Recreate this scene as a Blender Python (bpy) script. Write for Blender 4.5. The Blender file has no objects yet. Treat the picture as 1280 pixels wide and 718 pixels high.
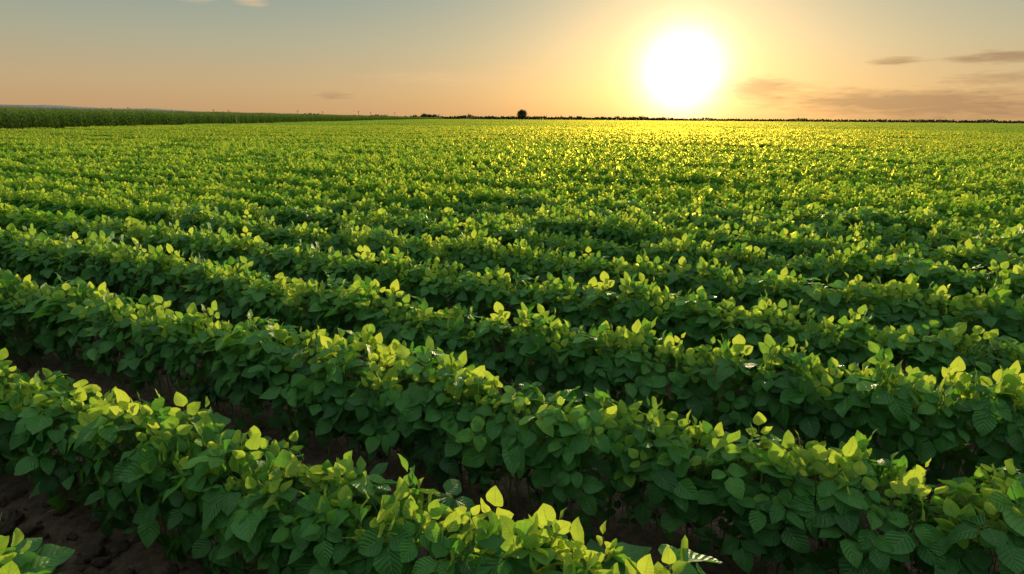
import bpy, math, numpy as np
from mathutils import Vector, Matrix, noise
rng=np.random.default_rng(7)
scene=bpy.context.scene
scene.view_settings.view_transform='Standard'
scene.view_settings.look='None'
scene.view_settings.exposure=0
PITCH=math.radians(16.5); ROLL=math.radians(0.4)
CAMZ=1.55
SUN_AZ=math.radians(15.5); SUN_EL=math.radians(4.2)
S=Vector((math.sin(SUN_AZ)*math.cos(SUN_EL),math.cos(SUN_AZ)*math.cos(SUN_EL),math.sin(SUN_EL)))
dirU=np.array([-math.sin(math.radians(65.7)),math.cos(math.radians(65.7))]); dirN=np.array([-dirU[1],dirU[0]])*-1
if dirN[1]<0: dirN=-dirN
ROWANG=math.atan2(dirU[1],dirU[0])
# everything is laid out with the view towards +Y and finally turned so that the crop rows run along X
TURN=Matrix.Rotation(-ROWANG,4,'Z')
# ---------------- camera
cd=bpy.data.cameras.new('camera'); cam=bpy.data.objects.new('camera',cd)
scene.collection.objects.link(cam); scene.camera=cam
cd.sensor_width=36; cd.lens=20.0; cd.clip_start=0.02; cd.clip_end=40000
cam.matrix_world=Matrix.Translation((0,0,CAMZ))@Matrix.Rotation(math.pi/2-PITCH,4,'X')@Matrix.Rotation(ROLL,4,'Z')

def link(o): scene.collection.objects.link(o); return o
# ---------------- node helpers
class NT:
    def __init__(s,tree): s.t=tree; s.n=tree.nodes; s.l=tree.links
    def new(s,typ,**kw):
        n=s.n.new(typ)
        for k,v in kw.items(): setattr(n,k,v)
        return n
    def put(s,sock,v):
        if hasattr(v,'links') or isinstance(v,bpy.types.NodeSocket): s.l.new(v,sock)
        else: sock.default_value=v
    def m(s,op,a,b=None,c=None,clamp=False):
        n=s.new('ShaderNodeMath',operation=op); n.use_clamp=clamp
        s.put(n.inputs[0],a)
        if b is not None: s.put(n.inputs[1],b)
        if c is not None: s.put(n.inputs[2],c)
        return n.outputs[0]
    def v(s,op,a,b=None,scale=None):
        n=s.new('ShaderNodeVectorMath',operation=op)
        s.put(n.inputs[0],a)
        if b is not None: s.put(n.inputs[1],b)
        if scale is not None: s.put(n.inputs['Scale'],scale)
        return n.outputs['Value'] if op in('DOT_PRODUCT','LENGTH') else n.outputs[0]
    def mix(s,f,a,b,bt='MIX'):
        n=s.new('ShaderNodeMix',data_type='RGBA',blend_type=bt)
        s.put(n.inputs[0],f); s.put(n.inputs[6],a if not isinstance(a,tuple) else (*a[:3],1)); s.put(n.inputs[7],b if not isinstance(b,tuple) else (*b[:3],1))
        return n.outputs[2]
    def noise(s,vec,scale,detail=4,rough=.55,dist=0):
        n=s.new('ShaderNodeTexNoise'); s.put(n.inputs['Vector'],vec)
        n.inputs['Scale'].default_value=scale; n.inputs['Detail'].default_value=detail
        n.inputs['Roughness'].default_value=rough; n.inputs['Distortion'].default_value=dist
        return n.outputs['Fac']
    def ramp(s,f,stops,interp='LINEAR'):
        n=s.new('ShaderNodeValToRGB'); s.put(n.inputs[0],f); cr=n.color_ramp; cr.interpolation=interp
        while len(cr.elements)<len(stops): cr.elements.new(.5)
        for e,(p,c) in zip(cr.elements,stops): e.position=p; e.color=(*c[:3],1)
        return n.outputs[0]
    def mr(s,x,a,b,c,d):
        n=s.new('ShaderNodeMapRange'); s.put(n.inputs[0],x)
        for i,v in enumerate((a,b,c,d)): n.inputs[i+1].default_value=v
        return n.outputs[0]
def mat(name):
    m=bpy.data.materials.new(name); m.use_nodes=True; m.node_tree.nodes.clear()
    t=NT(m.node_tree); out=t.new('ShaderNodeOutputMaterial'); return m,t,out

# ---------------- world
w=bpy.data.worlds.new('World'); scene.world=w; w.use_nodes=True; w.node_tree.nodes.clear()
t=NT(w.node_tree); wo=t.new('ShaderNodeOutputWorld'); bg=t.new('ShaderNodeBackground'); t.l.new(bg.outputs[0],wo.inputs[0])
sky=t.new('ShaderNodeTexSky',sky_type='NISHITA'); sky.sun_disc=False; sky.sun_elevation=SUN_EL; sky.sun_rotation=(SUN_AZ+ROWANG)%(2*math.pi)
sky.dust_density=2.0
rot=t.new('ShaderNodeVectorRotate',rotation_type='Z_AXIS'); t.l.new(t.new('ShaderNodeTexCoord').outputs['Generated'],rot.inputs['Vector']); rot.inputs['Angle'].default_value=ROWANG
D=t.v('NORMALIZE',rot.outputs[0])
sep=t.new('ShaderNodeSeparateXYZ'); t.l.new(D,sep.inputs[0])
el=t.m('MULTIPLY',t.m('ARCSINE',sep.outputs[2]),180/math.pi)
az=t.m('MULTIPLY',t.m('ARCTAN2',sep.outputs[0],sep.outputs[1]),180/math.pi)
cosT=t.v('DOT_PRODUCT',D,tuple(S)); th=t.m('MULTIPLY',t.m('ARCCOSINE',t.m('MINIMUM',cosT,0.999999)),180/math.pi)
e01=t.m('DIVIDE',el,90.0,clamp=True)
base=t.ramp(e01,[(0,(.53,.315,.15)),(.03,(.51,.365,.20)),(.07,(.38,.37,.26)),(.11,(.26,.325,.28)),(.15,(.20,.30,.29)),(.3,(.42,.53,.51)),(.6,(.90,1.08,1.04)),(1,(1.2,1.40,1.35))],'LINEAR')  # zenith above the frame brightened as added fill light for the leaves
def gexp(x,s_): return t.m('EXPONENT',t.m('MULTIPLY',x,-1.0/s_))
def gauss(x,s_):
    q=t.m('DIVIDE',x,s_); return t.m('EXPONENT',t.m('MULTIPLY',t.m('MULTIPLY',q,q),-1.0))
def sc(col,f): return t.v('SCALE',col,scale=f)
g1=sc((2.0,1.85,1.6),gauss(th,3.0))
g2=sc((.90,.56,.22),gexp(th,5.8))
g3=sc((.32,.18,.03),gexp(th,15.0))
nish=sc(sky.outputs[0],0.012)
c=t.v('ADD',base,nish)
# clouds
n1=t.new('ShaderNodeCombineXYZ'); t.l.new(t.m('MULTIPLY',az,0.16),n1.inputs[0]); t.l.new(t.m('MULTIPLY',el,1.1),n1.inputs[1])
nz=t.noise(n1.outputs[0],1.0,4,.6,.4)
nz2=t.noise(n1.outputs[0],3.1,5,.65,.3)
def pix(px,py):
    x=(px-640)/711; y=(359-py)/711; X=x; Y=math.cos(PITCH)+math.sin(PITCH)*y; Z=-math.sin(PITCH)+math.cos(PITCH)*y
    return X,Y,Z
def blobs(L):
    ms=None
    for (px,py,wa,we,a) in L:
        X,Y,Z=pix(px,py); A=math.degrees(math.atan2(X,Y)); E=math.degrees(math.atan2(Z,math.hypot(X,Y)))
        qa=t.m('MULTIPLY_ADD',az,1/wa,-A/wa); qe=t.m('MULTIPLY_ADD',el,1/we,-E/we)
        g=t.m('MULTIPLY',t.m('EXPONENT',t.m('MULTIPLY',t.m('ADD',t.m('MULTIPLY',qa,qa),t.m('MULTIPLY',qe,qe)),-1.0)),a)
        ms=g if ms is None else t.m('ADD',ms,g)
    return ms
msum=blobs([(1117,74,1.7,.30,1.0),(1262,66,2.4,.42,1.2),(1205,71,1.2,.2,.6),(945,107,3.8,.8,1.0),(1110,123,9.0,.85,1.05),(1240,140,10,.9,.6),(1260,92,4,.45,.7),(417,121,2.0,.4,.42)])
dn=t.m('ADD',t.m('MULTIPLY',t.m('SUBTRACT',nz,.5),1.6),t.m('MULTIPLY',t.m('SUBTRACT',nz2,.5),2.2))
cm=t.mr(t.m('ADD',msum,t.m('MULTIPLY',dn,t.m('MINIMUM',t.m('MULTIPLY',msum,2.5),.6))),.18,.95,0,1)
c=t.mix(t.m('MULTIPLY',cm,.68),c,(.27,.16,.10))
ms=blobs([(312,5,1.3,.35,1.2),(240,2,1.6,.3,.8),(560,98,9,.8,.7),(660,84,4,.3,.7)])
wm=t.mr(t.m('MULTIPLY',ms,t.m('MULTIPLY',nz2,2.0)),.25,1.2,0,1)
c=t.mix(t.m('MULTIPLY',wm,.6),c,(.78,.54,.30))
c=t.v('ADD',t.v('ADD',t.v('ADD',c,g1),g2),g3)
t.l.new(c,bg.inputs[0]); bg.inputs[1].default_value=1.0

# sun
sd=bpy.data.lights.new('sun','SUN'); sd.energy=5.0; sd.angle=math.radians(.6); sd.color=(1.0,.82,.46)
so=link(bpy.data.objects.new('sun',sd)); so.matrix_world=Matrix.Translation((20,80,20))@S.to_track_quat('Z','Y').to_matrix().to_4x4()

# ---------------- materials
def leaf_material(name,dark,mid,young,trans,transyoung,tw=.42,detail=True,fw=.0,frough=.6,fmix=.55):
    m,t,out=mat(name)
    at=t.new('ShaderNodeAttribute',attribute_name='tint'); tint=at.outputs['Fac']
    if detail:
        uv=t.new('ShaderNodeUVMap',uv_map='UVMap').outputs[0]
        su=t.new('ShaderNodeSeparateXYZ'); t.l.new(uv,su.inputs[0])
        pos=t.new('ShaderNodeTexCoord').outputs['Object']
        nn=t.noise(pos,35,3,.6)
        oi=t.new('ShaderNodeObjectInfo').outputs['Random']
        tt=t.m('ADD',tint,t.m('ADD',t.m('MULTIPLY',t.m('SUBTRACT',nn,.5),.35),t.m('MULTIPLY',t.m('SUBTRACT',oi,.5),.08)))
    else: tt=tint
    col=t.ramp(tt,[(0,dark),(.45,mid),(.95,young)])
    tr=t.ramp(tt,[(0,tuple(.5*q for q in trans)),(.5,trans),(.95,transyoung)])
    p=t.new('ShaderNodeBsdfPrincipled')
    tb=t.new('ShaderNodeBsdfTranslucent'); 
    if detail:
        s_=t.m('ABSOLUTE',t.m('SUBTRACT',su.outputs[0],.5))
        mid_=t.mr(s_,0.0,.04,1,0)
        ch=t.m('FRACT',t.m('MULTIPLY',t.m('SUBTRACT',su.outputs[1],t.m('MULTIPLY',s_,.6)),7.0))
        ch=t.m('ABSOLUTE',t.m('SUBTRACT',ch,.5))
        lat=t.mr(ch,0.0,.12,1,0)
        vein=t.m('MAXIMUM',mid_,t.m('MULTIPLY',lat,.65))
        col=t.mix(t.m('MULTIPLY',vein,.60),col,(.22,.34,.12))
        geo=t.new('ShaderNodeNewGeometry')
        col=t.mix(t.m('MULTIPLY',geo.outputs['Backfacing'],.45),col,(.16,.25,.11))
        bump=t.new('ShaderNodeBump'); bump.inputs['Strength'].default_value=.8; bump.inputs['Distance'].default_value=.004
        hh=t.m('ADD',t.m('MULTIPLY',vein,-.6),t.m('ADD',t.m('MULTIPLY',ch,.9),t.m('MULTIPLY',nn,.6)))
        t.l.new(hh,bump.inputs['Height']); t.l.new(bump.outputs[0],p.inputs['Normal'])
        tr=t.mix(t.m('MULTIPLY',vein,.5),tr,(.08,.20,.02))
    t.l.new(col,p.inputs['Base Color']); t.l.new(tr,tb.inputs[0])
    p.inputs['Roughness'].default_value=.45 if detail else .65; p.inputs['Specular IOR Level'].default_value=.36 if detail else .12
    mx=t.new('ShaderNodeMixShader'); mx.inputs[0].default_value=tw
    t.l.new(p.outputs[0],mx.inputs[1]); t.l.new(tb.outputs[0],mx.inputs[2])
    last=mx
    if fw>0:
        # forward-scattered light through the blade; golden colour painted in for warm haze glow
        rf=t.new('ShaderNodeBsdfRefraction'); rf.inputs['Roughness'].default_value=frough; rf.inputs['IOR'].default_value=1.25
        t.l.new(t.mix(fmix,tr,(1.0,.66,.10)),rf.inputs[0]); last=t.new('ShaderNodeMixShader'); last.inputs[0].default_value=fw
        t.l.new(mx.outputs[0],last.inputs[1]); t.l.new(rf.outputs[0],last.inputs[2])
    t.l.new(last.outputs[0],out.inputs[0])
    return m
SOY=((.012,.062,.017),(.052,.195,.036),(.17,.35,.05),(.15,.43,.03),(.80,.90,.08))
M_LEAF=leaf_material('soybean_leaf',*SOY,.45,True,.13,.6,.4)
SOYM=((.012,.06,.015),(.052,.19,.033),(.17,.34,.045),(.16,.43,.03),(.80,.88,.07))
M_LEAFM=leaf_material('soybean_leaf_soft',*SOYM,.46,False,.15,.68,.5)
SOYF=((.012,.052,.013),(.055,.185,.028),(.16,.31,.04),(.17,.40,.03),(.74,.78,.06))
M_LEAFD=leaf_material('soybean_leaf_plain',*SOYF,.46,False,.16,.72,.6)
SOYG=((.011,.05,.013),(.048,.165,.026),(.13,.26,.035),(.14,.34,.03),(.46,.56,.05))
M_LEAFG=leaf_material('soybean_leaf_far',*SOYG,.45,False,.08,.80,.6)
M_CORN=leaf_material('corn_leaf',(.035,.085,.012),(.06,.14,.02),(.12,.19,.035),(.17,.31,.025),(.34,.42,.05),.40,False)
M_TREE=leaf_material('tree_leaf',(.012,.022,.008),(.02,.035,.012),(.03,.05,.015),(.04,.06,.01),(.06,.08,.01),.2,False)
def simple(name,c1,c2,scale,rough=.8,bump=0.0,bscale=None):
    m,t,out=mat(name); pos=t.new('ShaderNodeTexCoord').outputs['Object']
    n=t.noise(pos,scale,5,.6); col=t.mix(n,c1,c2)
    p=t.new('ShaderNodeBsdfPrincipled'); t.l.new(col,p.inputs['Base Color']); p.inputs['Roughness'].default_value=rough
    p.inputs['Specular IOR Level'].default_value=.25
    if bump:
        b=t.new('ShaderNodeBump'); b.inputs['Distance'].default_value=bump; t.l.new(t.noise(pos,bscale or scale*3,6,.65),b.inputs['Height']); t.l.new(b.outputs[0],p.inputs['Normal'])
    t.l.new(p.outputs[0],out.inputs[0]); return m
M_STEM=simple('soybean_stem',(.09,.15,.04),(.13,.14,.06),20,.6)
M_BARK=simple('bark',(.05,.035,.025),(.09,.07,.05),8,.9,.01)
M_CLOD=simple('soil_clod',(.07,.045,.03),(.20,.14,.10),1.2,.95,.15,4)
M_STRAW=simple('straw',(.40,.31,.18),(.24,.17,.09),40,.8)
M_HILL=simple('hill_haze',(.20,.17,.17),(.26,.21,.20),.001,1.0)
M_WOOD=simple('weathered_wood',(.30,.24,.18),(.42,.36,.28),12,.8)

# ---------------- mesh builder
class MB:
    def __init__(s): s.V=[];s.F=[];s.UV=[];s.T=[];s.M=[];s.n=0
    def add(s,V,F,UV,T,mi):
        s.V.append(V); s.F.append(F+s.n); s.UV.append(UV); s.T.append(T); s.M.append(np.full(len(F),mi)); s.n+=len(V)
    def leaves(s,P,F,N,L,W,nt,ns,tint,mi=0,curl=(-.1,.4),fold=(.0,.4),kind='ovate',wave=.07):
        n=len(P)
        F=F/np.linalg.norm(F,axis=1,keepdims=True)
        N=N-F*np.sum(N*F,axis=1,keepdims=True); N=N/(np.linalg.norm(N,axis=1,keepdims=True)+1e-9)
        Sx=np.cross(F,N)
        if nt==2: tv=np.array([0,.42,1.0])
        else: tv=np.linspace(0,1,nt+1)**.92
        if kind=='ovate':
            wv=np.sin(np.pi*tv**.72)**.75 if nt>2 else np.array([.25,1,0.0])
            wv=np.clip(np.nan_to_num(wv),0,1); wv[-1]=0
        else:
            wv=np.sqrt(np.clip(1-tv**2.2,0,1))*.9+.05; wv[-1]=0.02
        sv=np.linspace(-1,1,ns+1)
        cu=rng.uniform(*curl,n); fo=rng.uniform(*fold,n); ph=rng.uniform(0,6.28,n); ph2=rng.uniform(0,6.28,n)
        bend=rng.normal(0,.10,n)
        T,SS=np.meshgrid(tv,sv,indexing='ij'); WV=np.repeat(wv[:,None],ns+1,1)
        T=T.ravel();SS=SS.ravel();WV=WV.ravel()
        x=T[None]*L[:,None]
        y=(SS*WV)[None]*W[:,None]*.5+ (bend*L)[:,None]*(T**2)[None]
        z=(fo*W*.5)[:,None]*(np.abs(SS)**1.3*WV)[None]-(cu*L)[:,None]*(T**2)[None]
        z=z+wave*W[:,None]*np.sin(T[None]*9+ph[:,None])*SS[None]*WV[None]+wave*.6*W[:,None]*np.sin(T[None]*6+ph2[:,None])
        V=P[:,None,:]+F[:,None,:]*x[...,None]+Sx[:,None,:]*y[...,None]+N[:,None,:]*z[...,None]
        k=len(T); i,j=np.meshgrid(np.arange(len(tv)-1),np.arange(ns),indexing='ij')
        a=(i*(ns+1)+j).ravel(); q=np.stack([a,a+1,a+ns+2,a+ns+1],1)
        Fc=(q[None]+(np.arange(n)*k)[:,None,None]).reshape(-1,4)
        UV=np.tile(np.stack([SS*.5+.5,T],1),(n,1))
        s.add(V.reshape(-1,3),Fc,UV,np.repeat(tint,k),mi)
    def tubes(s,A,B,ra,rb,mi=1,k=4):
        n=len(A); d=B-A; d=d/(np.linalg.norm(d,axis=1,keepdims=True)+1e-9)
        up=np.where(np.abs(d[:,2:3])>.9,np.array([[1.,0,0]]),np.array([[0,0,1.]]))
        x=np.cross(d,up); x/=np.linalg.norm(x,axis=1,keepdims=True); y=np.cross(d,x)
        an=np.arange(k)/k*2*np.pi
        ring=x[:,None]*np.cos(an)[None,:,None]+y[:,None]*np.sin(an)[None,:,None]
        ra=np.broadcast_to(ra,(n,))[:,None,None]; rb=np.broadcast_to(rb,(n,))[:,None,None]
        V=np.concatenate([A[:,None]+ring*ra,B[:,None]+ring*rb],1)
        i=np.arange(k); q=np.stack([i,(i+1)%k,(i+1)%k+k,i+k],1)
        Fc=(q[None]+(np.arange(n)*2*k)[:,None,None]).reshape(-1,4)
        s.add(V.reshape(-1,3),Fc,np.zeros((n*2*k,2)),np.zeros(n*2*k),mi)
    def mesh(s,name,mats,smooth=True):
        V=np.concatenate(s.V);F=np.concatenate(s.F);UV=np.concatenate(s.UV);T=np.concatenate(s.T);M=np.concatenate(s.M)
        me=bpy.data.meshes.new(name); me.vertices.add(len(V)); me.vertices.foreach_set('co',V.astype(np.float32).ravel())
        me.loops.add(F.size); me.polygons.add(len(F))
        me.loops.foreach_set('vertex_index',F.astype(np.int32).ravel())
        me.polygons.foreach_set('loop_start',np.arange(0,F.size,4,dtype=np.int32))
        me.polygons.foreach_set('material_index',M.astype(np.int32))
        me.polygons.foreach_set('use_smooth',np.full(len(F),smooth))
        me.update(calc_edges=True)
        ul=me.uv_layers.new(name='UVMap'); ul.data.foreach_set('uv',UV[F.ravel()].astype(np.float32).ravel())
        a=me.attributes.new('tint','FLOAT','POINT'); a.data.foreach_set('value',T.astype(np.float32))
        for m in mats: me.materials.append(m)
        return me

def nrm(a): return a/(np.linalg.norm(a,axis=1,keepdims=True)+1e-9)
SP=0.73; 
def canopy(mb,length,ntri,nt,ns,lsc=1.0,petiole=True,inner=.55,erp=.72,RW=.15,zlow=0.0):
    """one stretch of soybean row: stems, petioles, trifoliate leaves. x along the row."""
    n=ntri
    u=rng.uniform(-length/2,length/2,n)
    q=rng.random(n)
    phi=np.where(q<.60,np.radians(rng.uniform(-130,130,n)),np.radians(np.clip(rng.normal(0,38,n),-110,110)))
    r=rng.uniform(inner,1.03,n)
    lump=1+.10*np.sin(u*2*np.pi/.3+rng.uniform(0,6))+.06*np.sin(u*2*np.pi/.13+rng.uniform(0,6))
    RH=.25
    cx=np.sign(np.sin(phi))*np.abs(np.sin(phi))**.75; cz=np.sign(np.cos(phi))*np.abs(np.cos(phi))**.9
    y=RW*cx*r*lump; z=.30+RH*cz*r*(1+(lump-1)*.9)
    P=np.stack([u,y,z],1)
    rad=np.stack([np.zeros(n),np.sin(phi),np.cos(phi)],1)
    rnd=rng.normal(0,1,(n,3))
    top=np.clip((np.cos(phi)-.45)/.55,0,1)*r
    side=np.abs(np.sin(phi))
    N=nrm(rad*.85+np.array([[0,0,.42]])+rnd*.40)
    out=np.stack([np.zeros(n),np.sign(phi)*(.85-.45*side),-.25-.7*side],1)
    F=nrm(out+rng.normal(0,1,(n,3))*np.array([[.65,.35,.3]]))
    er=(rng.random(n)<top*erp)
    az=rng.uniform(0,2*np.pi,n)
    Nh=np.stack([np.cos(az),np.sin(az),rng.uniform(-.1,.4,n)],1)
    Fu=np.stack([rng.normal(0,.45,n),rng.normal(0,.45,n),np.ones(n)],1)
    N=np.where(er[:,None],nrm(Nh),N); F=np.where(er[:,None],nrm(Fu),F)
    size=np.where(er,rng.uniform(.032,.064,n),rng.uniform(.048,.090,n))*lsc*(1-.12*(z<.2))
    tint=np.clip(.02+.48*np.clip((z-.08)/.47,0,1)**1.3+.1*(r-.8)+rng.normal(0,.12,n),0,1)  # lower leaves darkened: canopy shade painted into the tint, along with leaf age
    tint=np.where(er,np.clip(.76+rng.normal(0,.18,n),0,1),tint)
    yel=rng.random(n)<.015; tint=np.where(yel,1.0,tint)
    F=nrm(F-N*np.sum(F*N,axis=1,keepdims=True)); Sx=np.cross(F,N)
    for kk,ang in enumerate((0,1,-1)):
        a=np.radians(ang*rng.uniform(52,80,n))
        f=F*np.cos(a)[:,None]+Sx*np.sin(a)[:,None]
        nn=N+rng.normal(0,.20,(n,3))+(Sx*(-.25*ang))*(-1 if kk else 0)
        L=size*(1.08 if kk==0 else .92)*rng.uniform(.85,1.12,n); 
        p=P+F*(.022 if kk==0 else 0.0)+f*.006
        mb.leaves(p,f,nn,L,L*rng.uniform(.66,.84,n),nt,ns,tint+rng.normal(0,.05,n))
    if petiole:
        base=np.stack([u+rng.normal(0,.04,n),y*.15,np.clip(z-rng.uniform(.08,.22,n),.03,.5)],1)
        mb.tubes(base,P,.0016,.0011,1,3)
        mb.tubes(P,P+F*.024,.0011,.0009,1,3)
        ns_=int(length/.05); ux=np.linspace(-length/2,length/2,ns_,endpoint=False)+rng.normal(0,.008,ns_)
        A=np.stack([ux,rng.normal(0,.015,ns_),np.full(ns_,-.03)],1); B=A+np.stack([rng.normal(0,.03,ns_),rng.normal(0,.05,ns_),rng.uniform(.42,.52,ns_)],1)
        mb.tubes(A,B,.0042,.0022,1,5)

def mkcoll(name,meshes):
    c=bpy.data.collections.new(name)
    for i,me in enumerate(meshes):
        o=bpy.data.objects.new(me.name,me); c.objects.link(o)
    return c
def instancer(name,coll,P,RZ,SC,IDX,tilt=None):
    n=len(P); me=bpy.data.meshes.new(name); me.vertices.add(n); me.vertices.foreach_set('co',np.asarray(P,dtype=np.float32).ravel())
    R=np.zeros((n,3)); R[:,2]=RZ
    if tilt is not None: R[:,:2]=tilt
    for nm,ty,arr,key in (('rot','FLOAT_VECTOR',R,'vector'),('scl','FLOAT_VECTOR',SC,'vector')):
        a=me.attributes.new(nm,ty,'POINT'); a.data.foreach_set(key,np.asarray(arr,dtype=np.float32).ravel())
    a=me.attributes.new('idx','INT','POINT'); a.data.foreach_set('value',np.asarray(IDX,dtype=np.int32))
    o=link(bpy.data.objects.new(name,me))
    g=bpy.data.node_groups.new(name+'_scatter','GeometryNodeTree')
    g.interface.new_socket('Geometry',in_out='INPUT',socket_type='NodeSocketGeometry'); g.interface.new_socket('Geometry',in_out='OUTPUT',socket_type='NodeSocketGeometry')
    N=g.nodes; Lk=g.links
    gi=N.new('NodeGroupInput'); go=N.new('NodeGroupOutput'); ip=N.new('GeometryNodeInstanceOnPoints')
    ci=N.new('GeometryNodeCollectionInfo'); ci.inputs['Collection'].default_value=coll; ci.inputs['Separate Children'].default_value=True; ci.inputs['Reset Children'].default_value=True
    def na(nm,ty):
        q=N.new('GeometryNodeInputNamedAttribute'); q.data_type=ty; q.inputs[0].default_value=nm; return q.outputs[0]
    Lk.new(gi.outputs[0],ip.inputs['Points']); Lk.new(ci.outputs[0],ip.inputs['Instance']); ip.inputs['Pick Instance'].default_value=True
    Lk.new(na('idx','INT'),ip.inputs['Instance Index'])
    e=N.new('FunctionNodeEulerToRotation'); Lk.new(na('rot','FLOAT_VECTOR'),e.inputs[0]); Lk.new(e.outputs[0],ip.inputs['Rotation'])
    Lk.new(na('scl','FLOAT_VECTOR'),ip.inputs['Scale']); Lk.new(ip.outputs[0],go.inputs[0])
    md=o.modifiers.new('scatter','NODES'); md.node_group=g
    return o

# ---------------- soybean field
meshes=[]
def seg(i,length,ntri,nt,ns,lsc,pet,inner,mt,**k):
    mb=MB(); canopy(mb,length,ntri,nt,ns,lsc,petiole=pet,inner=inner,**k)
    meshes.append(mb.mesh('soybean_%02d'%i,[mt,M_STEM]))
NV=8
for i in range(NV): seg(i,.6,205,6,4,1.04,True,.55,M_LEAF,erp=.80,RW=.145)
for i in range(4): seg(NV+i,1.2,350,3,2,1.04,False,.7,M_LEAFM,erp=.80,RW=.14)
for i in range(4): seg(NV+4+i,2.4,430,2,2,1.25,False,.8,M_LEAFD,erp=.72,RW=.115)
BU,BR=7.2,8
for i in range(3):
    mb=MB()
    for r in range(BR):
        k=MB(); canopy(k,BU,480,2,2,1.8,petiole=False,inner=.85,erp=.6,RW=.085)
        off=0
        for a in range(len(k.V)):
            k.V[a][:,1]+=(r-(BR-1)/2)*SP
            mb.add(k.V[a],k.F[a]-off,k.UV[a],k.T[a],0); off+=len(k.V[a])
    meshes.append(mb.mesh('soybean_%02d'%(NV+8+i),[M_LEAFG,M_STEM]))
soyc=mkcoll('soybean_plants',meshes)
V0=.41
def edge_x(y): return -33-.08*y
P=[];RZ=[];SC=[];IX=[]
def vis(x,y,marg):
    d=math.hypot(x,y)
    if d<marg+3: return y>-2.5
    if y<0: return False
    return abs(math.atan2(x,y))<math.radians(49)+marg/d and x>edge_x(y)-.5
def put(u,v,idx,flip=True):
    kr=round((v-V0)/SP)
    p=dirU*u+dirN*v
    wv=.035*noise.noise(Vector((u*.35,kr*3.1,0))) ; hv=.12*noise.noise(Vector((u*.5,kr*2.3,5)))
    wd=0
    if kr==0: wv-=.03
    if kr==1: hv-=.09; wv-=.04; wd=-.03
    p=p+dirN*wv
    P.append((p[0],p[1],0)); RZ.append(ROWANG+(math.pi if (flip and rng.random()<.5) else 0))
    SC.append((1.03,rng.uniform(.90,1.12)+hv+wd,rng.uniform(.94,1.08)+hv)); IX.append(idx)
for J in range(-1,90):
    vc=V0+(J*BR+(BR-1)/2)*SP
    shJ=rng.uniform(-3.6,3.6) if J>1 else 0
    for I in range(-95,95):
        uc=(I+.5)*BU+shJ; p=dirU*uc+dirN*vc; d=math.hypot(*p)
        if d>560: continue
        if not vis(p[0],p[1],6.0) : continue
        if d>75:
            if p[0]<edge_x(p[1])+1: continue
            put(uc,vc,NV+8+rng.integers(3)); continue
        for r in range(BR):
            v=V0+(J*BR+r)*SP; rs=((J*BR+r)*.83)%1.2-.6
            if v<-.5: continue
            for q in range(3):
                u=uc+(q-1)*2.4+rs; p=dirU*u+dirN*v; dd=math.hypot(*p)
                if dd+rng.uniform(-3,3)>26:
                    if vis(p[0],p[1],2): put(u,v+rng.normal(0,.01),NV+4+rng.integers(4))
                    continue
                for s_ in range(2):
                    u2=u+(s_-.5)*1.2; p=dirU*u2+dirN*v; dd=math.hypot(*p)
                    if not vis(p[0],p[1],1.5): continue
                    if dd>7.5: put(u2,v+rng.normal(0,.015),NV+rng.integers(4)); continue
                    for s2 in (-.3,.3):
                        uu=u2+s2
                        put(uu,v+rng.normal(0,.02),rng.integers(NV))
print('soy instances',len(P))
instancer('soybean_field',soyc,np.array(P),np.array(RZ),np.array(SC),np.array(IX))

# ---------------- corn field
cm_=[]
for i in range(3):
    mb=MB(); pts=[]
    for xr in np.arange(-1.5,1.5,.7):
        for yy in np.arange(-2,2,.2): pts.append((xr+rng.normal(0,.03),yy+rng.normal(0,.04)))
    for (x,y) in pts:
        h=rng.uniform(1.65,2.0); A=np.array([[x,y,0.]]); B=np.array([[x+rng.normal(0,.04),y+rng.normal(0,.04),h]])
        mb.tubes(A,B,.014,.006,1,4)
        k=9; zz=np.linspace(.35,h*.95,k); a=rng.uniform(0,6.28)+np.arange(k)*math.pi+rng.normal(0,.35,k)
        Pk=np.stack([np.full(k,x),np.full(k,y),zz],1)
        Fk=np.stack([np.cos(a)*.75,np.sin(a)*.75,np.full(k,.85)],1); Nk=np.stack([-np.cos(a)*.8,-np.sin(a)*.8,np.full(k,.8)],1)
        mb.leaves(Pk,Fk,Nk,rng.uniform(.55,.8,k),np.full(k,.085),4,2,np.clip(.3+.4*zz/h+rng.normal(0,.12,k),0,1),0,curl=(.45,.85),kind='strap')
        k=5; a=rng.uniform(0,6.28,k); T0=np.repeat(B,k,0); mb.tubes(T0,T0+np.stack([np.cos(a)*.07,np.sin(a)*.07,rng.uniform(.18,.28,k)],1),.006,.003,1,3)
    cm_.append(mb.mesh('corn_%02d'%i,[M_CORN,simple('corn_tassel',(.22,.17,.06),(.14,.16,.05),9,.8)] if i==0 else [M_CORN,cm_[0].materials[1]]))
cornc=mkcoll('corn_plants',cm_)
P=[];RZ=[];SC=[];IX=[]
y=18.0
while y<900:
    dep=5 if y<250 else 3
    for q in range(dep):
        P.append((edge_x(y)-1.7-q*2.9,y,0)); RZ.append(rng.choice([0,math.pi])+rng.normal(0,.02)); SC.append((1,1.05,rng.uniform(.96,1.05))); IX.append(rng.integers(3))
    y+=3.9
instancer('corn_field',cornc,np.array(P),np.array(RZ),np.array(SC),np.array(IX))

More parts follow.
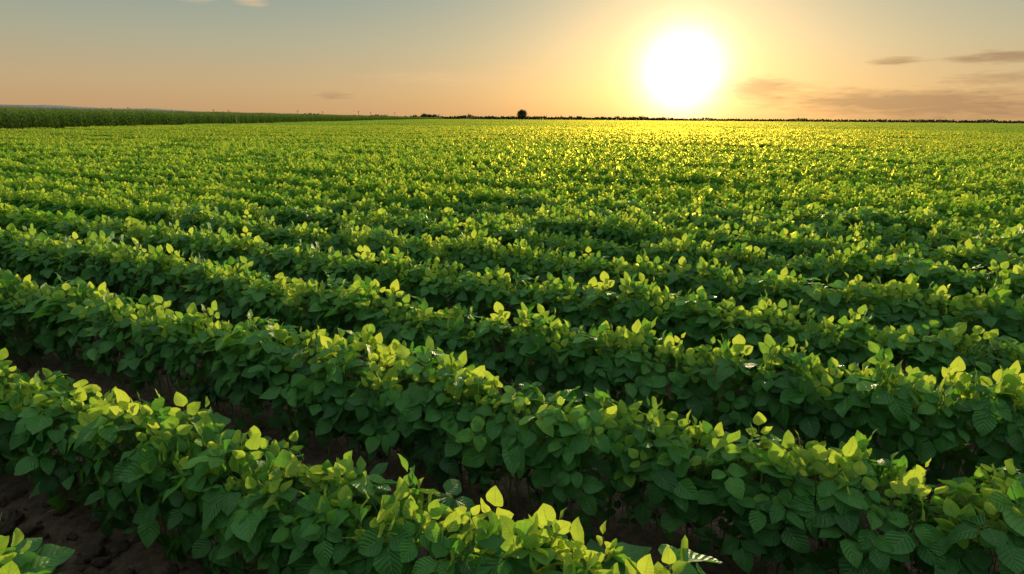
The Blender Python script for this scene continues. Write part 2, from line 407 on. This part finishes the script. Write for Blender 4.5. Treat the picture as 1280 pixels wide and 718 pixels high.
# ---------------- ground
K=460
s=np.linspace(-1,1,K); a_=9.9; base_=np.sinh(s*a_)/math.sinh(a_)*14000
X,Y=np.meshgrid(base_,base_,indexing='ij'); X=X.ravel()-.6;Y=Y.ravel()+1.1
Z=np.zeros_like(X); near=(np.hypot(X,Y-1.2)<12)
for i in np.nonzero(near)[0]:
    x,y=X[i],Y[i]; d=math.hypot(x,y-1.2); f=max(0,1-d/12)
    v=x*dirN[0]+y*dirN[1]; ridge=.03*math.cos((v-V0)/SP*2*math.pi)
    Z[i]=f*(ridge-.03+.035*noise.fractal(Vector((x*3,y*3,0)),.8,2.0,4)+.035*abs(noise.noise(Vector((x*11,y*11,3))))+.022*noise.noise(Vector((x*27,y*27,7))))
V=np.stack([X,Y,Z],1); i,j=np.meshgrid(np.arange(K-1),np.arange(K-1),indexing='ij'); a=(i*K+j).ravel()
F=np.stack([a,a+K,a+K+1,a+1],1)
mb=MB(); mb.add(V,F,np.zeros((len(V),2)),np.zeros(len(V)),0)
m,t,out=mat('ground_soil'); pos=t.new('ShaderNodeTexCoord').outputs['Object']
nA=t.noise(pos,2.5,6,.6); nB=t.noise(pos,26,6,.7); nC=t.noise(pos,.01,4,.5)
soil=t.mix(t.mr(nB,.3,.7,0,1),(.035,.022,.014),(.17,.115,.08)); soil=t.mix(t.m('MULTIPLY',nA,.5),soil,(.07,.045,.03))
far=t.mix(nC,(.05,.08,.02),(.12,.10,.04))
dist=t.v('LENGTH',pos); soil=t.mix(t.mr(dist,300,520,0,1),soil,far)
p=t.new('ShaderNodeBsdfPrincipled'); t.l.new(soil,p.inputs['Base Color']); p.inputs['Roughness'].default_value=.95; p.inputs['Specular IOR Level'].default_value=.2
b=t.new('ShaderNodeBump'); b.inputs['Distance'].default_value=.03; b.inputs['Strength'].default_value=1; t.l.new(t.noise(pos,45,7,.7),b.inputs['Height']); t.l.new(b.outputs[0],p.inputs['Normal']); t.l.new(p.outputs[0],out.inputs[0])
link(bpy.data.objects.new('ground',mb.mesh('ground',[m])))

# clods & straw
import bmesh
cl=[]
for i in range(4):
    bm=bmesh.new(); bmesh.ops.create_icosphere(bm,subdivisions=3,radius=1)
    for v in bm.verts:
        q=v.co*1.3+Vector((i*9,0,0)); v.co*=1+.45*noise.noise(q)+.22*noise.noise(q*2.7); v.co.z*=.7
    me=bpy.data.meshes.new('soil_clod_%02d'%i); bm.to_mesh(me); bm.free(); me.materials.append(M_CLOD)
    me.polygons.foreach_set('use_smooth',[True]*len(me.polygons)); cl.append(me)
cc=mkcoll('soil_clod_pieces',cl)
n=9000; u=rng.uniform(-4,5,n); kk=rng.integers(-1,3,n); v=V0+(kk+.5)*SP+rng.normal(0,.18,n)
PP=np.outer(u,dirU)+np.outer(v,dirN); sz=rng.lognormal(math.log(.010),.65,n).clip(.003,.045)
instancer('soil_clods',cc,np.column_stack([PP,-.03+sz*.4+rng.uniform(0,.02,n)]),rng.uniform(0,6.28,n),np.repeat(sz[:,None],3,1)*rng.uniform(.7,1.3,(n,3)),rng.integers(0,4,n),rng.uniform(-1,1,(n,2)))
mb=MB(); n=420; u=rng.uniform(-3.5,4,n); kk=rng.integers(-1,4,n); v=V0+(kk+.5)*SP+rng.normal(0,.15,n)
PP=np.outer(u,dirU)+np.outer(v,dirN); A=np.column_stack([PP,rng.uniform(-.005,.025,n)]); a=rng.uniform(0,6.28,n); L=rng.uniform(.02,.09,n)
mb.tubes(A,A+np.stack([np.cos(a)*L,np.sin(a)*L,rng.normal(0,.006,n)],1),.0018,.0012,0,4)
link(bpy.data.objects.new('straw_debris',mb.mesh('straw_debris',[M_STRAW])))

# ---------------- trees
def place(px,py_d): 
    return ((px-640)/742*py_d, py_d)
def tree(name,x,y,h,wd,nclump=60,trunk=.25):
    mb=MB(); th_=h*trunk
    pts=[np.array([x,y,-.1]),np.array([x+.02*h,y,th_]),np.array([x-.01*h,y,h*.6])]
    rr=[h*.035,h*.025,h*.012]
    for a in range(2): mb.tubes(pts[a][None],pts[a+1][None],rr[a],rr[a+1],1,8)
    C=[]
    for q in range(nclump):
        d=rng.normal(0,1,3); d/=np.linalg.norm(d); r=rng.uniform(.35,1)**.5
        C.append(np.array([x,y,th_+(h-th_)*.5])+d*r*np.array([wd*.42,wd*.42,(h-th_)*.44]))
    C=np.array(C); k=8; A=np.repeat(pts[1][None],k,0)+np.array([0,0,1])*rng.uniform(0,.3,(k,1))*h; mb.tubes(A,C[:k],h*.012,h*.004,1,5)
    for c_ in C:
        m_=55; rad=wd*.13; Q=c_+rng.normal(0,.5,(m_,3))*rad
        F=rng.normal(0,1,(m_,3)); N=rng.normal(0,1,(m_,3))+np.array([0,0,.6]); L=np.full(m_,wd*.05)
        mb.leaves(Q,nrm(F),nrm(N),L,L*.7,2,2,np.clip(.3+.5*(c_[2]/h)+rng.normal(0,.15,m_),0,1))
    link(bpy.data.objects.new(name,mb.mesh(name,[M_TREE,M_BARK])))
x,y=place(651,480); tree('round_tree',x,y,8.3,9.2,80,.14)
x,y=place(529,520); tree('bushy_tree',x,y,5.2,6.5,60,.12)
x,y=place(722,620); tree('bushy_tree',x,y,4.0,7.0,40,.1)
x,y=place(838,900); tree('bushy_tree',x,y,4.5,7.0,40,.1)

def treeline(name,x0,y0,x1,y1,hfun,step,clw):
    mb=MB(); L=math.hypot(x1-x0,y1-y0); n=int(L/step); f=np.linspace(0,1,n)
    hs=np.array([hfun(q) for q in f])
    per=14; f2=np.repeat(f,per); H=np.repeat(hs,per)
    zz=rng.uniform(0,1,len(f2))**.8*H
    Q=np.stack([x0+(x1-x0)*f2+rng.normal(0,clw,len(f2)),y0+(y1-y0)*f2+rng.normal(0,clw*2,len(f2)),zz],1)
    F=nrm(rng.normal(0,1,(len(f2),3))); N=nrm(rng.normal(0,1,(len(f2),3))+np.array([0,-.6,.3])); LL=rng.uniform(1.,2.2,len(f2))*clw*.8
    mb.leaves(Q,F,N,LL,LL*.8,2,2,np.clip(.3+.5*zz/8,0,1))
    link(bpy.data.objects.new(name,mb.mesh(name,[M_TREE,M_BARK])))
def hf(seed,lo,hi,sc_):
    return lambda q: lo+(hi-lo)*max(0,noise.noise(Vector((q*sc_,seed,0)))*1.1+noise.noise(Vector((q*sc_*4,seed,1)))*.6+.15)
x0,y0=place(525,900);x1,y1=place(830,950); treeline('distant_treeline',x0,y0,x1,y1,hf(1,3.2,7.5,14),.9,1.5)
x0,y0=place(780,760);x1,y1=place(1420,640); treeline('distant_treeline',x0,y0,x1,y1,hf(5,2.2,3.8,25),1.0,1.2)
x0,y0=place(-60,900);x1,y1=place(540,1000); treeline('distant_treeline',x0,y0,x1,y1,hf(9,3,8.5,20),1.0,1.5)

# hills
mb=MB(); n=160; xs=np.linspace(-9800,-3300,n); 
def hill(q): 
    f=(q+9800)/6500; return 235*(1-f)**.6+18*noise.noise(Vector((f*9,0,4)))+8*noise.noise(Vector((f*30,0,4)))
V=[];F=[]
for r_ in range(5):
    for q in xs: V.append((q*(1+.04*r_),8200+420*r_,hill(q)*math.sin(r_/4*math.pi/2)*(1 if r_ else 0)-2))
V=np.array(V,float); 
for r_ in range(4):
    for q in range(n-1): a=r_*n+q; F.append((a,a+1,a+n+1,a+n))
mb.add(V,np.array(F),np.zeros((len(V),2)),np.zeros(len(V)),0); link(bpy.data.objects.new('distant_hills',mb.mesh('distant_hills',[M_HILL])))

# utility poles
for px,dpt,h in [(139,560,9),(160,560,9.5),(266,600,8.5),(285,700,9),(371,650,8.5),(402,760,9),(447,700,9),(462,800,9),(492,850,9)]:
    x,y=place(px,dpt); mb=MB(); 
    mb.tubes(np.array([[0,0,-.2]]),np.array([[0,0,h]]),.24,.16,0,8)
    mb.tubes(np.array([[-1.1,0,h-.6],[-.8,0,h-1.5]]),np.array([[1.1,0,h-.6],[.8,0,h-1.5]]),.11,.11,0,6)
    mb.tubes(np.array([[q,0,h-.55] for q in(-1,-.4,.4,1)]),np.array([[q,0,h-.2] for q in(-1,-.4,.4,1)]),.06,.05,0,6)
    o=link(bpy.data.objects.new('utility_pole',mb.mesh('utility_pole',[M_BARK]))); o.matrix_world=Matrix.Translation((x,y,0))@Matrix.Rotation(.3,4,'Z')
# wooden stake at the corn edge
x,y=place(293,68); mb=MB(); mb.tubes(np.array([[0,0,-.1],[.06,0,1.5]]),np.array([[.06,0,1.5],[.065,0,1.58]]),np.array([.045,.04]),np.array([.04,.005]),0,8)
o=link(bpy.data.objects.new('wooden_stake',mb.mesh('wooden_stake',[M_WOOD]))); o.matrix_world=Matrix.Translation((x,y,0))

for o in scene.collection.objects: o.matrix_world=TURN@o.matrix_world
